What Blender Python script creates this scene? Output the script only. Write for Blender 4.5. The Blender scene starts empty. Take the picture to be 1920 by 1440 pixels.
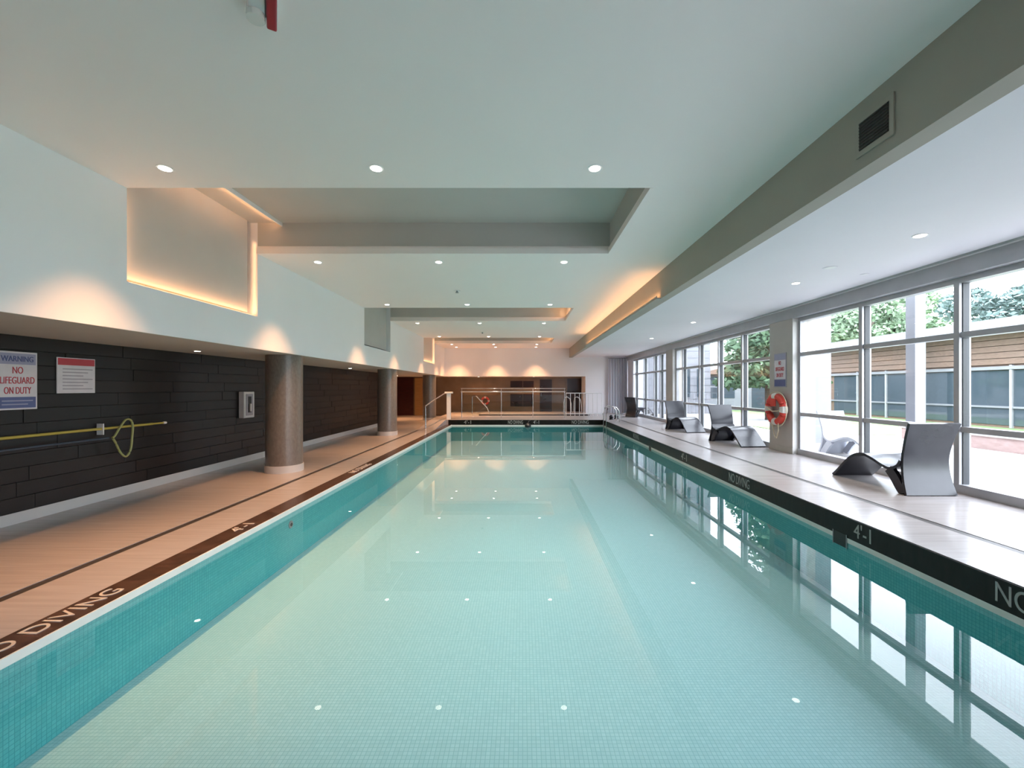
import bpy, bmesh, math, random
from mathutils import Vector, Matrix

random.seed(7)
S = bpy.context.scene
COL = S.collection
PI = math.pi

# ------------------------------------------------------------------ camera
# pool room: X to the windows, Y away from the camera, Z up, pool water at z = 0
cam_d = bpy.data.cameras.new('camera')
cam = bpy.data.objects.new('camera', cam_d)
COL.objects.link(cam)
cam.location = (0.0, 0.0, 1.6)
cam.rotation_euler = (PI / 2, 0, 0)
cam_d.sensor_width = 36.0
cam_d.lens = 15.0                      # 800 px focal length on 1920 px
cam_d.shift_x = -20.0 / 1920.0
cam_d.shift_y = 7.0 / 1920.0
cam_d.clip_start = 0.05
cam_d.clip_end = 400
S.camera = cam

# ------------------------------------------------------------------ world, exposure
world = bpy.data.worlds.new('overcast_sky')
S.world = world
world.use_nodes = True
bg = world.node_tree.nodes['Background']
bg.inputs[0].default_value = (0.90, 0.93, 1.05, 1)
bg.inputs[1].default_value = 7.4
S.view_settings.view_transform = 'Standard'
S.view_settings.look = 'None'
S.view_settings.gamma = 1.0
S.view_settings.use_curve_mapping = False
S.view_settings.exposure = 0.76
S.cycles.use_denoising = True
S.cycles.max_bounces = 10
S.cycles.diffuse_bounces = 6
S.cycles.glossy_bounces = 4
S.cycles.transparent_max_bounces = 16
S.cycles.sample_clamp_indirect = 6.0
S.cycles.caustics_reflective = False
S.cycles.caustics_refractive = False

WARM = (1.0, 0.48, 0.21)
NEUTRAL = (1.0, 0.80, 0.62)

# daylight sampling portal in the window plane (gives off no light of its own)
pd = bpy.data.lights.new('daylight_portal', 'AREA')
pd.shape = 'RECTANGLE'
pd.size = 25.0
pd.size_y = 2.8
pd.cycles.is_portal = True
po = bpy.data.objects.new('daylight_portal', pd)
po.matrix_world = Matrix(((0, 0, 1, 5.80), (1, 0, 0, 9.0), (0, 1, 0, 1.62), (0, 0, 0, 1)))
COL.objects.link(po)

# ------------------------------------------------------------------ materials
MATS = {}


def nm(name):
    m = bpy.data.materials.new(name)
    m.use_nodes = True
    nt = m.node_tree
    b = nt.nodes['Principled BSDF']
    MATS[name] = m
    return m, nt, b


def node(nt, kind, **kw):
    n = nt.nodes.new(kind)
    for k, v in kw.items():
        if k in n.inputs:
            n.inputs[k].default_value = v
        else:
            setattr(n, k, v)
    return n


def coords(nt, scale=(1, 1, 1), rot=(0, 0, 0)):
    tc = nt.nodes.new('ShaderNodeTexCoord')
    mp = nt.nodes.new('ShaderNodeMapping')
    mp.inputs['Scale'].default_value = scale
    mp.inputs['Rotation'].default_value = rot
    nt.links.new(tc.outputs['Object'], mp.inputs['Vector'])
    return mp.outputs['Vector']


def mat_noise(name, c1, c2, rough=0.6, scale=(4, 4, 4), detail=4, bump=0.0, spec=0.5, metallic=0.0, emit=None):
    m, nt, b = nm(name)
    v = coords(nt, scale)
    n = node(nt, 'ShaderNodeTexNoise')
    n.inputs['Scale'].default_value = 1.0
    n.inputs['Detail'].default_value = detail
    nt.links.new(v, n.inputs['Vector'])
    r = nt.nodes.new('ShaderNodeValToRGB')
    r.color_ramp.elements[0].position = 0.3
    r.color_ramp.elements[1].position = 0.7
    r.color_ramp.elements[0].color = (*c1, 1)
    r.color_ramp.elements[1].color = (*c2, 1)
    nt.links.new(n.outputs['Fac'], r.inputs['Fac'])
    nt.links.new(r.outputs['Color'], b.inputs['Base Color'])
    b.inputs['Roughness'].default_value = rough
    b.inputs['Metallic'].default_value = metallic
    b.inputs['Specular IOR Level'].default_value = spec
    if bump:
        bp = nt.nodes.new('ShaderNodeBump')
        bp.inputs['Strength'].default_value = bump
        bp.inputs['Distance'].default_value = 0.01
        nt.links.new(n.outputs['Fac'], bp.inputs['Height'])
        nt.links.new(bp.outputs['Normal'], b.inputs['Normal'])
    if emit:
        b.inputs['Emission Color'].default_value = (*emit[0], 1)
        b.inputs['Emission Strength'].default_value = emit[1]
    return m


def mat_plain(name, c, rough=0.5, metallic=0.0, spec=0.5, emit=None):
    d = tuple(x * 0.93 for x in c)
    return mat_noise(name, d, c, rough, (9, 9, 9), 2, 0, spec, metallic, emit)


mat_noise('ceiling_paint', (0.92, 0.85, 0.82), (0.93, 0.86, 0.83), 0.75, (1, 1, 1))
mat_noise('ceiling_paint_window_bay', (0.74, 0.72, 0.76), (0.76, 0.74, 0.78), 0.6, (1, 1, 1))
mat_noise('wall_paint', (0.86, 0.85, 0.88), (0.88, 0.87, 0.90), 0.7, (1, 1, 1))
mat_noise('panel_paint', (0.52, 0.51, 0.50), (0.55, 0.54, 0.53), 0.6, (2, 2, 2))
mat_noise('beam_paint', (0.36, 0.335, 0.285), (0.39, 0.36, 0.305), 0.7, (1, 1, 1))
mat_noise('soffit_paint', (0.52, 0.49, 0.45), (0.56, 0.53, 0.49), 0.7, (1, 1, 1))
mat_noise('coffer_paint', (0.50, 0.48, 0.45), (0.53, 0.51, 0.48), 0.7, (1, 1, 1))
mat_noise('grout_dark', (0.004, 0.003, 0.003), (0.007, 0.006, 0.006), 0.8, (20, 20, 20))
mat_noise('baseboard_tile', (0.56, 0.54, 0.52), (0.62, 0.60, 0.57), 0.35, (3, 1, 3))
mat_noise('deck_tile', (0.37, 0.34, 0.335), (0.45, 0.415, 0.41), 0.24, (1.2, 26, 1), 6, 0.05)
mat_noise('slot_metal', (0.05, 0.045, 0.04), (0.08, 0.07, 0.065), 0.45, (30, 30, 30), metallic=0.3)
mat_noise('coping_tile', (0.006, 0.005, 0.004), (0.016, 0.012, 0.010), 0.3, (6, 18, 6), 3, 0.0, 0.2)
mat_noise('coping_tile_deck', (0.035, 0.020, 0.014), (0.10, 0.055, 0.038), 0.25, (5, 16, 5), 3)
mat_plain('white_tile', (0.78, 0.78, 0.74), 0.3)
mat_plain('letter_grey', (0.42, 0.41, 0.39), 0.4)
mat_plain('letter_cream', (0.62, 0.55, 0.48), 0.4)
mat_noise('column_plaster', (0.15, 0.125, 0.105), (0.20, 0.175, 0.15), 0.30, (30, 30, 16), 5, 0.12)
mat_noise('pillar_plaster', (0.48, 0.44, 0.40), (0.53, 0.49, 0.45), 0.5, (3, 3, 3))
mat_plain('pillar_plaster_lit', (0.62, 0.60, 0.57), 0.5)  # lighter pillar colour, window light put into the paint
mat_noise('window_metal', (0.42, 0.42, 0.44), (0.48, 0.48, 0.50), 0.35, (3, 3, 3), metallic=0.25)
mat_plain('window_metal_dark', (0.03, 0.033, 0.038), 0.4)
mat_noise('lounger_plastic', (0.016, 0.016, 0.022), (0.024, 0.024, 0.032), 0.25, (2, 2, 2))
mat_noise('lounger_plastic_pale', (0.40, 0.42, 0.48), (0.46, 0.48, 0.54), 0.4, (2, 2, 2))
mat_plain('chrome', (0.72, 0.70, 0.68), 0.14, 1.0)
mat_plain('white_plastic', (0.80, 0.80, 0.80), 0.35)
mat_plain('grey_plastic', (0.30, 0.30, 0.31), 0.4)
mat_plain('black_plastic', (0.015, 0.015, 0.017), 0.4)
mat_plain('vent_dark', (0.035, 0.032, 0.026), 0.6)
mat_plain('sign_white', (0.75, 0.73, 0.76), 0.35)
mat_plain('sign_blue', (0.10, 0.13, 0.30), 0.35)
mat_plain('sign_lilac', (0.36, 0.37, 0.52), 0.35)
mat_plain('sign_red', (0.55, 0.05, 0.07), 0.35)
mat_plain('sign_grey', (0.40, 0.38, 0.43), 0.35)
mat_plain('alarm_red', (0.35, 0.01, 0.03), 0.3)
mat_plain('ring_red', (0.72, 0.06, 0.04), 0.45)
mat_plain('ring_white', (0.80, 0.74, 0.68), 0.45)
mat_plain('rope', (0.70, 0.60, 0.42), 0.8)
mat_plain('pole_yellow', (0.52, 0.42, 0.08), 0.35)
mat_plain('pole_blue', (0.05, 0.07, 0.10), 0.35)
mat_plain('hoop_green', (0.35, 0.36, 0.13), 0.4)
mat_noise('back_wall_tile', (0.17, 0.11, 0.065), (0.22, 0.145, 0.09), 0.18, (2, 1, 2))
mat_noise('dark_glass_panel', (0.022, 0.009, 0.007), (0.035, 0.014, 0.010), 0.1, (2, 2, 2))
mat_noise('wood_door', (0.36, 0.17, 0.05), (0.46, 0.23, 0.075), 0.4, (3, 3, 40), 5)
mat_noise('red_wood', (0.045, 0.008, 0.006), (0.075, 0.014, 0.010), 0.35, (3, 3, 30), 5)
mat_noise('curtain_cloth', (0.55, 0.55, 0.60), (0.63, 0.63, 0.68), 0.8, (9, 9, 1))
mat_noise('patio_concrete', (0.40, 0.39, 0.38), (0.48, 0.47, 0.46), 0.8, (0.6, 0.6, 0.6))
mat_noise('lawn_turf', (0.13, 0.21, 0.08), (0.22, 0.31, 0.13), 0.9, (3, 3, 3), 6)
mat_noise('white_render_dimmed', (0.22, 0.225, 0.25), (0.25, 0.255, 0.28), 0.7, (2, 2, 2))  # white render darkened to grey so it reads against the bright sky
mat_noise('brown_board', (0.16, 0.10, 0.075), (0.24, 0.16, 0.125), 0.6, (1, 8, 30), 4)
mat_noise('pink_brick', (0.32, 0.22, 0.20), (0.40, 0.29, 0.27), 0.8, (5, 5, 14), 4)
mat_noise('roof_grey', (0.20, 0.185, 0.18), (0.27, 0.25, 0.24), 0.8, (3, 3, 3))
mat_noise('bark', (0.06, 0.045, 0.035), (0.10, 0.08, 0.06), 0.9, (6, 6, 2), 4)
mat_noise('leaf_pale', (0.14, 0.22, 0.13), (0.28, 0.36, 0.24), 0.7, (1.2, 1.2, 1.2), 3)
mat_noise('leaf_mid', (0.10, 0.17, 0.11), (0.19, 0.27, 0.18), 0.7, (1.2, 1.2, 1.2), 3)
mat_noise('leaf_blue', (0.11, 0.17, 0.16), (0.20, 0.27, 0.25), 0.7, (1.2, 1.2, 1.2), 3)
mat_noise('needle_dark', (0.030, 0.070, 0.035), (0.10, 0.17, 0.085), 0.7, (1.5, 1.5, 1.5), 3)
mat_plain('building_glass', (0.06, 0.08, 0.10), 0.05, 0.0, 0.9)
mat_plain('lamp_lens', (0.9, 0.88, 0.82), 0.4, emit=((1.0, 0.93, 0.80), 9.0))
mat_plain('led_strip', (0.9, 0.8, 0.6), 0.4, emit=(WARM, 1.3))
mat_plain('strobe_lens', (0.75, 0.75, 0.72), 0.15)


def mat_plank():
    m, nt, b = nm('dark_plank')
    oi = nt.nodes.new('ShaderNodeObjectInfo')
    v = coords(nt, (3, 0.8, 30))
    n = node(nt, 'ShaderNodeTexNoise')
    n.inputs['Scale'].default_value = 1
    n.inputs['Detail'].default_value = 5
    nt.links.new(v, n.inputs['Vector'])
    a = node(nt, 'ShaderNodeMath', operation='MULTIPLY_ADD')
    a.inputs[1].default_value = 0.55
    nt.links.new(oi.outputs['Random'], a.inputs[0])
    mm = node(nt, 'ShaderNodeMath', operation='MULTIPLY')
    mm.inputs[1].default_value = 0.45
    nt.links.new(n.outputs['Fac'], mm.inputs[0])
    nt.links.new(mm.outputs[0], a.inputs[2])
    r = nt.nodes.new('ShaderNodeValToRGB')
    r.color_ramp.elements[0].position = 0.1
    r.color_ramp.elements[0].color = (0.003, 0.0025, 0.0027, 1)
    r.color_ramp.elements[1].position = 0.9
    r.color_ramp.elements[1].color = (0.012, 0.0075, 0.006, 1)
    nt.links.new(a.outputs[0], r.inputs['Fac'])
    nt.links.new(r.outputs['Color'], b.inputs['Base Color'])
    b.inputs['Roughness'].default_value = 0.42


mat_plank()


def mat_mosaic(name, c1, c2, grout, flat=True):
    m, nt, b = nm(name)
    tc = nt.nodes.new('ShaderNodeTexCoord')
    br = nt.nodes.new('ShaderNodeTexBrick')
    br.offset = 0.0
    br.squash = 1.0
    br.inputs['Scale'].default_value = 1.0
    br.inputs['Brick Width'].default_value = 0.028
    br.inputs['Row Height'].default_value = 0.028
    br.inputs['Mortar Size'].default_value = 0.002
    br.inputs['Color1'].default_value = (*c1, 1)
    br.inputs['Color2'].default_value = (*c2, 1)
    br.inputs['Mortar'].default_value = (*grout, 1)
    if flat:
        nt.links.new(tc.outputs['Object'], br.inputs['Vector'])
    else:
        sx = nt.nodes.new('ShaderNodeSeparateXYZ')
        cx = nt.nodes.new('ShaderNodeCombineXYZ')
        ad = node(nt, 'ShaderNodeMath', operation='ADD')
        nt.links.new(tc.outputs['Object'], sx.inputs[0])
        nt.links.new(sx.outputs[0], ad.inputs[0])
        nt.links.new(sx.outputs[1], ad.inputs[1])
        nt.links.new(ad.outputs[0], cx.inputs[0])
        nt.links.new(sx.outputs[2], cx.inputs[1])
        nt.links.new(cx.outputs[0], br.inputs['Vector'])
    nt.links.new(br.outputs['Color'], b.inputs['Base Color'])
    b.inputs['Roughness'].default_value = 0.5


mat_mosaic('pool_floor_mosaic', (0.34, 0.56, 0.63), (0.38, 0.60, 0.67), (0.23, 0.45, 0.52))
mat_mosaic('pool_wall_mosaic', (0.09, 0.46, 0.49), (0.12, 0.52, 0.54), (0.05, 0.35, 0.39), False)


def mat_clear(name, ior, tint, rough, bump=None):
    m = bpy.data.materials.new(name)
    m.use_nodes = True
    MATS[name] = m
    nt = m.node_tree
    nt.nodes.clear()
    out = nt.nodes.new('ShaderNodeOutputMaterial')
    mix = nt.nodes.new('ShaderNodeMixShader')
    tr = nt.nodes.new('ShaderNodeBsdfTransparent')
    gl = nt.nodes.new('ShaderNodeBsdfGlossy')
    # Schlick reflectance from the facing angle, the same from both sides of the surface
    lw = nt.nodes.new('ShaderNodeLayerWeight')
    lw.inputs['Blend'].default_value = 0.5
    pw = node(nt, 'ShaderNodeMath', operation='POWER')
    pw.inputs[1].default_value = 5.0
    nt.links.new(lw.outputs['Facing'], pw.inputs[0])
    f0 = ((ior - 1) / (ior + 1)) ** 2
    fr = node(nt, 'ShaderNodeMath', operation='MULTIPLY_ADD')
    fr.inputs[1].default_value = 1 - f0
    fr.inputs[2].default_value = f0
    nt.links.new(pw.outputs[0], fr.inputs[0])
    tr.inputs[0].default_value = (*tint, 1)
    gl.inputs['Roughness'].default_value = rough
    nt.links.new(fr.outputs[0], mix.inputs[0])
    nt.links.new(tr.outputs[0], mix.inputs[1])
    nt.links.new(gl.outputs[0], mix.inputs[2])
    nt.links.new(mix.outputs[0], out.inputs[0])
    if bump:
        v = coords(nt, bump[0])
        n = node(nt, 'ShaderNodeTexNoise')
        n.inputs['Scale'].default_value = 1.0
        n.inputs['Detail'].default_value = 2
        nt.links.new(v, n.inputs['Vector'])
        bp = nt.nodes.new('ShaderNodeBump')
        bp.inputs['Strength'].default_value = bump[1]
        bp.inputs['Distance'].default_value = 0.01
        nt.links.new(n.outputs['Fac'], bp.inputs['Height'])
        nt.links.new(bp.outputs['Normal'], gl.inputs['Normal'])


mat_clear('pool_water', 1.40, (0.90, 0.98, 0.97), 0.0, ((1.6, 1.0, 1.0), 0.035))
mat_clear('window_glass', 1.45, (0.93, 0.96, 0.96), 0.0)
mat_clear('rail_glass', 1.5, (0.85, 0.88, 0.86), 0.0)


# ------------------------------------------------------------------ mesh helpers
class MB:
    def __init__(self):
        self.v = []
        self.f = []

    def quad(self, a, b, c, d):
        n = len(self.v)
        self.v += [tuple(a), tuple(b), tuple(c), tuple(d)]
        self.f.append((n, n + 1, n + 2, n + 3))
        return self

    def box(self, x0, x1, y0, y1, z0, z1):
        n = len(self.v)
        self.v += [(x0, y0, z0), (x1, y0, z0), (x1, y1, z0), (x0, y1, z0),
                   (x0, y0, z1), (x1, y0, z1), (x1, y1, z1), (x0, y1, z1)]
        for q in ((0, 3, 2, 1), (4, 5, 6, 7), (0, 1, 5, 4), (1, 2, 6, 5), (2, 3, 7, 6), (3, 0, 4, 7)):
            self.f.append(tuple(n + i for i in q))
        return self

    def lathe(self, prof, c=(0, 0, 0), seg=24, axis='Z'):
        n = len(self.v)
        for r, z in prof:
            for k in range(seg):
                a = 2 * PI * k / seg
                p = (r * math.cos(a), r * math.sin(a), z)
                if axis == 'X':
                    p = (p[2], p[0], p[1])
                elif axis == 'Y':
                    p = (p[0], p[2], p[1])
                self.v.append((c[0] + p[0], c[1] + p[1], c[2] + p[2]))
        m = len(prof)
        for j in range(m - 1):
            for k in range(seg):
                k2 = (k + 1) % seg
                self.f.append((n + j * seg + k, n + j * seg + k2, n + (j + 1) * seg + k2, n + (j + 1) * seg + k))
        self.f.append(tuple(n + k for k in reversed(range(seg))))
        self.f.append(tuple(n + (m - 1) * seg + k for k in range(seg)))
        return self

    def tube(self, pts, r, seg=8, closed=False):
        pts = [Vector(p) for p in pts]
        n = len(self.v)
        m = len(pts)
        for i, p in enumerate(pts):
            if closed:
                d = pts[(i + 1) % m] - pts[i - 1]
            else:
                d = pts[min(i + 1, m - 1)] - pts[max(i - 1, 0)]
            d.normalize()
            up = Vector((0, 0, 1)) if abs(d.z) < 0.9 else Vector((1, 0, 0))
            a = d.cross(up).normalized()
            b = a.cross(d).normalized()
            for k in range(seg):
                t = 2 * PI * k / seg
                self.v.append(tuple(p + a * (r * math.cos(t)) + b * (r * math.sin(t))))
        for i in range(m if closed else m - 1):
            j = (i + 1) % m
            for k in range(seg):
                k2 = (k + 1) % seg
                self.f.append((n + i * seg + k, n + i * seg + k2, n + j * seg + k2, n + j * seg + k))
        if not closed:
            self.f.append(tuple(n + k for k in reversed(range(seg))))
            self.f.append(tuple(n + (m - 1) * seg + k for k in range(seg)))
        return self

    def build(self, name, mat, parent=None, smooth=False, bevel=0.0):
        me = bpy.data.meshes.new(name)
        me.from_pydata(self.v, [], self.f)
        bm = bmesh.new()
        bm.from_mesh(me)
        if bevel:
            bmesh.ops.bevel(bm, geom=bm.edges[:], offset=bevel, segments=2, affect='EDGES', profile=0.5)
        bmesh.ops.recalc_face_normals(bm, faces=bm.faces[:])
        bm.to_mesh(me)
        bm.free()
        me.materials.append(MATS[mat])
        if smooth:
            for p in me.polygons:
                p.use_smooth = True
            try:
                me.set_sharp_from_angle(angle=math.radians(40))
            except Exception:
                pass
        o = bpy.data.objects.new(name, me)
        COL.objects.link(o)
        o.parent = parent
        return o


def box(x0, x1, y0, y1, z0, z1):
    return MB().box(x0, x1, y0, y1, z0, z1)


def tag(o, label, cat, group=None, kind=None):
    o['label'] = label
    o['category'] = cat
    if group:
        o['group'] = group
    if kind:
        o['kind'] = kind
    return o


def empty(name, loc=(0, 0, 0), rz=0.0):
    o = bpy.data.objects.new(name, None)
    o.empty_display_size = 0.1
    o.location = loc
    o.rotation_euler = (0, 0, rz)
    COL.objects.link(o)
    return o


def struct(o, label, cat):
    return tag(o, label, cat, kind='structure')


def copy_tree(o, parent=None):
    c = o.copy()
    COL.objects.link(c)
    c.parent = parent
    for ch in list(o.children):
        copy_tree(ch, c)
    return c


def text(name, body, size, mat, parent, origin, xdir, ydir, align='CENTER', depth=0.003, width=None):
    cu = bpy.data.curves.new(name, 'FONT')
    cu.body = body
    cu.size = size
    cu.align_x = align
    cu.align_y = 'CENTER'
    cu.extrude = depth
    tmp = bpy.data.objects.new(name + '_tmp', cu)
    COL.objects.link(tmp)
    dg = bpy.context.evaluated_depsgraph_get()
    me = bpy.data.meshes.new_from_object(tmp.evaluated_get(dg))
    bpy.data.objects.remove(tmp)
    x = Vector(xdir).normalized()
    y = Vector(ydir).normalized()
    z = x.cross(y)
    o = Vector(origin)
    sx = 1.0
    if width:
        xs = [v.co.x for v in me.vertices]
        sx = width / max(max(xs) - min(xs), 1e-4)
    for v in me.vertices:
        c = v.co
        v.co = o + x * (c.x * sx) + y * c.y + z * c.z
    me.materials.clear()
    me.materials.append(MATS[mat])
    ob = bpy.data.objects.new(name, me)
    COL.objects.link(ob)
    ob.parent = parent
    return ob


def spot(name, loc, power, color, angle, blend=1.0, parent=None, target=None, radius=0.04):
    d = bpy.data.lights.new(name, 'SPOT')
    d.energy = power
    d.color = color
    d.spot_size = math.radians(angle)
    d.spot_blend = blend
    d.shadow_soft_size = radius
    o = bpy.data.objects.new(name, d)
    COL.objects.link(o)
    o.location = loc
    if target is not None:
        o.rotation_euler = (Vector(target) - Vector(loc)).to_track_quat('-Z', 'Y').to_euler()
    o.parent = parent
    return o


def strip_light(name, c, length_axis, length, width, direction, power, color, parent=None):
    d = bpy.data.lights.new(name, 'AREA')
    d.shape = 'RECTANGLE'
    d.size = length
    d.size_y = width
    d.energy = power
    d.color = color
    o = bpy.data.objects.new(name, d)
    COL.objects.link(o)
    z = -Vector(direction).normalized()
    x = Vector(length_axis).normalized()
    y = z.cross(x)
    M = Matrix((x, y, z)).transposed().to_4x4()
    M.translation = c
    o.matrix_world = M
    if parent is not None:
        o.parent = parent
        o.matrix_parent_inverse = parent.matrix_world.inverted()
    return o


# ------------------------------------------------------------------ main dimensions
PXL, PXR = -2.97, 3.36        # pool inner edges
PY0, PY1 = 0.60, 17.8
ZL, ZR = 0.055, 0.264         # left deck, window-side deck
ZS = 2.20                     # soffit over the left deck
XW = -4.10                    # upper left wall
XD = -5.757                   # dark plank wall
ZC, ZCT = 3.67, 4.15          # main ceiling, coffer top
XB0, XB1 = 2.45, 2.61         # bulkhead beam
ZB = 3.18
ZRC = 3.21                    # ceiling of the window bay
XG = 5.60                     # window plane
YB = 22.4                     # back wall
YBL = 24.0                    # recessed back wall
YN = -4.0
COFFERS = [(4.42, 6.60), (11.05, 13.23), (17.68, 19.86)]
XCR = 1.35

# ------------------------------------------------------------------ structure: floors and pool
fl = MB()
fl.box(-8.5, XD, 17.9, YBL, -0.3, ZL)
fl.box(XD, -3.855, YN, YBL, -0.3, ZL)
fl.box(-3.855, -3.765, YN, 15.6, -0.3, ZL - 0.012)
fl.box(-3.765, -3.215, YN, 15.6, -0.3, ZL)
floor_l = fl.build('floor', 'deck_tile')
struct(floor_l, 'beige tiled pool deck below the dark plank wall', 'floor')
sl = box(-3.853, -3.767, YN, 15.6, ZL - 0.012, ZL - 0.004).build('drain_slot', 'slot_metal', floor_l)
cp = box(-3.215, PXL, 0.35, PY1, 0.003, ZL).build('coping', 'coping_tile_deck', floor_l)

fr = MB()
fr.box(PXR, 4.005, YN, PY1, 0.003, ZR)
fr.box(4.005, 4.095, YN, PY1, -0.3, ZR - 0.012)
fr.box(4.095, XG + 0.15, YN, PY1, -0.3, ZR)
fr.box(-3.855, XG + 0.15, PY1, YBL, 0.003, ZR)
fr.box(-3.215, PXR, YN, 0.35, -0.3, ZR)
fr.box(-3.215, PXR, 0.35, PY0, 0.003, ZR)
floor_r = fr.build('floor', 'deck_tile')
struct(floor_r, 'pale glossy tiled deck along the windows and across the far end', 'floor')
box(4.007, 4.093, YN, PY1, ZR - 0.012, ZR - 0.004).build('drain_slot', 'slot_metal', floor_r)
edge_r = box(PXR - 0.012, PXR, PY0, PY1, 0.05, ZR - 0.006).build('coping', 'coping_tile', floor_r)
edge_f = box(-3.1, PXR - 0.012, PY1 - 0.012, PY1, 0.05, ZR - 0.006).build('coping', 'coping_tile', floor_r)

# ramp from the low deck up to the far deck
rp = MB()
n = len(rp.v)
rp.v += [(-3.855, 15.6, ZL), (-3.215, 15.6, ZL), (-3.215, PY1, ZR), (-3.855, PY1, ZR),
         (-3.855, 15.6, -0.3), (-3.215, 15.6, -0.3), (-3.215, PY1, -0.3), (-3.855, PY1, -0.3)]
rp.f += [(0, 1, 2, 3), (0, 4, 5, 1), (1, 5, 6, 2), (2, 6, 7, 3), (3, 7, 4, 0)]
struct(rp.build('floor_ramp', 'deck_tile'), 'short tiled ramp climbing to the far deck', 'ramp')

ZF = -0.62
ps = MB()
ps.box(PXL - 0.02, PXR + 0.02, PY0 - 0.02, PY1 + 0.02, ZF - 0.2, ZF)
pool_floor = ps.build('pool_floor', 'pool_floor_mosaic')
struct(pool_floor, 'pale turquoise mosaic pool bottom', 'pool floor')
pw = MB()
pw.quad((PXL, PY0, ZF), (PXL, PY1, ZF), (PXL, PY1, 0.002), (PXL, PY0, 0.002))
pw.quad((PXR, PY1, ZF), (PXR, PY0, ZF), (PXR, PY0, 0.002), (PXR, PY1, 0.002))
pw.quad((PXL, PY1, ZF), (PXR, PY1, ZF), (PXR, PY1, 0.002), (PXL, PY1, 0.002))
pw.quad((PXR, PY0, ZF), (PXL, PY0, ZF), (PXL, PY0, 0.002), (PXR, PY0, 0.002))
pool_walls = pw.build('pool_wall', 'pool_wall_mosaic')
struct(pool_walls, 'teal mosaic side walls of the swimming pool', 'pool wall')
tw = MB()
tw.box(PXL, PXL + 0.012, PY0, PY1, 0.0, ZL + 0.002)
tw.box(PXR - 0.012, PXR, PY0, PY1, 0.0, 0.05)
tw.box(PXL, PXR, PY1 - 0.012, PY1, 0.0, 0.05)
wl = tw.build('trim_1', 'white_tile')
struct(wl, 'white waterline tile strip round the pool', 'trim')
water = MB().quad((PXL, PY0, 0), (PXR, PY0, 0), (PXR, PY1, 0), (PXL, PY1, 0)).build('pool_water', 'pool_water')
struct(water, 'still clear turquoise water filling the pool', 'water')

# lettering on the pool edge
for yc, t, w in ((2.62, 'NO DIVING', 0.80), (4.19, "4'-1", 0.21), (6.61, 'NO DIVING', 0.62), (8.83, "4'-1", 0.30), (12.6, 'NO DIVING', 0.62)):
    text('lettering', t, 0.20, 'letter_grey', edge_r, (PXR - 0.013, yc, 0.155), (0, -1, 0), (0, 0, 1), width=w)
for yc, t, w in ((2.80, 'NO DIVING', 0.95), (4.74, "4'-1", 0.27), (8.2, 'NO DIVING', 0.9)):
    text('lettering', t, 0.18, 'letter_cream', cp, (-3.105, yc, ZL + 0.001), (0, 1, 0), (-1, 0, 0), width=w)
for xc, t, w in ((-2.28, "4'-1", 0.3), (-0.30, 'NO DIVING', 0.62), (0.58, "4'-1", 0.24), (2.40, 'NO DIVING', 0.70)):
    text('lettering', t, 0.20, 'letter_grey', edge_f, (xc, PY1 - 0.013, 0.155), (1, 0, 0), (0, 0, 1), width=w)

# ------------------------------------------------------------------ structure: walls
wl_ = MB().box(XD - 0.3, XD - 0.022, YN, 17.9, -0.3, ZS)
wall_left = wl_.build('wall_left', 'grout_dark')
struct(wall_left, 'dark wall of long horizontal tile planks under the soffit', 'wall')
PH = (ZS - ZL - 0.13) / 12
pm = {}
for L in (0.9, 1.2, 1.5):
    b = box(-0.022, 0, 0.003, L - 0.003, 0.003, PH - 0.003)
    o = b.build('plank', 'dark_plank', None, False, 0.002)
    pm[L] = o.data
    bpy.data.objects.remove(o)
for r in range(12):
    y = 2.0 - random.random() * 0.8
    z = ZL + 0.13 + r * PH
    while y < 17.9:
        L = random.choice((0.9, 1.2, 1.5))
        if y + L > 17.9:
            L = 0.9
            if y + L > 18.1:
                break
        o = bpy.data.objects.new('plank', pm[L])
        COL.objects.link(o)
        o.parent = wall_left
        o.location = (XD + random.uniform(-0.003, 0.003), y, z)
        y += L
# thin slab of the same tile for the stretch beside and behind the camera
box(XD - 0.022, XD, YN, 1.15, ZL, ZS).build('plank_field', 'dark_plank', wall_left)
bb = box(XD, XD + 0.012, YN, 17.9, ZL, ZL + 0.128).build('baseboard_left', 'baseboard_tile')
struct(bb, 'pale tile baseboard under the dark plank wall', 'baseboard')

alc = MB()
alc.box(-8.8, XD - 0.3, 17.6, 17.9, -0.3, ZS)
alc.box(-8.8, -8.5, 17.9, YBL + 0.3, -0.3, ZS)
struct(alc.build('wall_alcove', 'red_wood'), 'dark red timber walls of the passage behind the round columns', 'wall')

wb = MB()
wb.box(-8.8, 3.3, YBL, YBL + 0.3, -0.3, ZS)
wall_back = wb.build('wall_back', 'back_wall_tile')
struct(wall_back, 'brown glossy recessed wall at the far end', 'wall')
box(-8.5, -6.10, YBL - 0.02, YBL, ZL, ZS).build('red_panel', 'red_wood', wall_back)
box(-5.35, -5.10, YBL - 0.05, YBL, ZL, ZS).build('jamb', 'red_wood', wall_back)
for x0, x1, z0, z1 in ((-0.69, 0.0, 1.98, 1.62), (0.02, 0.62, 1.98, 1.62), (-0.69, 0.0, 1.24, 0.55), (0.02, 0.62, 1.24, 0.55)):
    box(x0, x1, YBL - 0.02, YBL, min(z0, z1), max(z0, z1)).build('glass_panel', 'dark_glass_panel', wall_back)
box(2.50, 3.28, YBL - 0.025, YBL, ZR, 2.12).build('glass_panel', 'dark_glass_panel', wall_back)
box(1.70, 2.35, YBL - 0.08, YBL, ZR, ZS).build('pier', 'back_wall_tile', wall_back)

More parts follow.
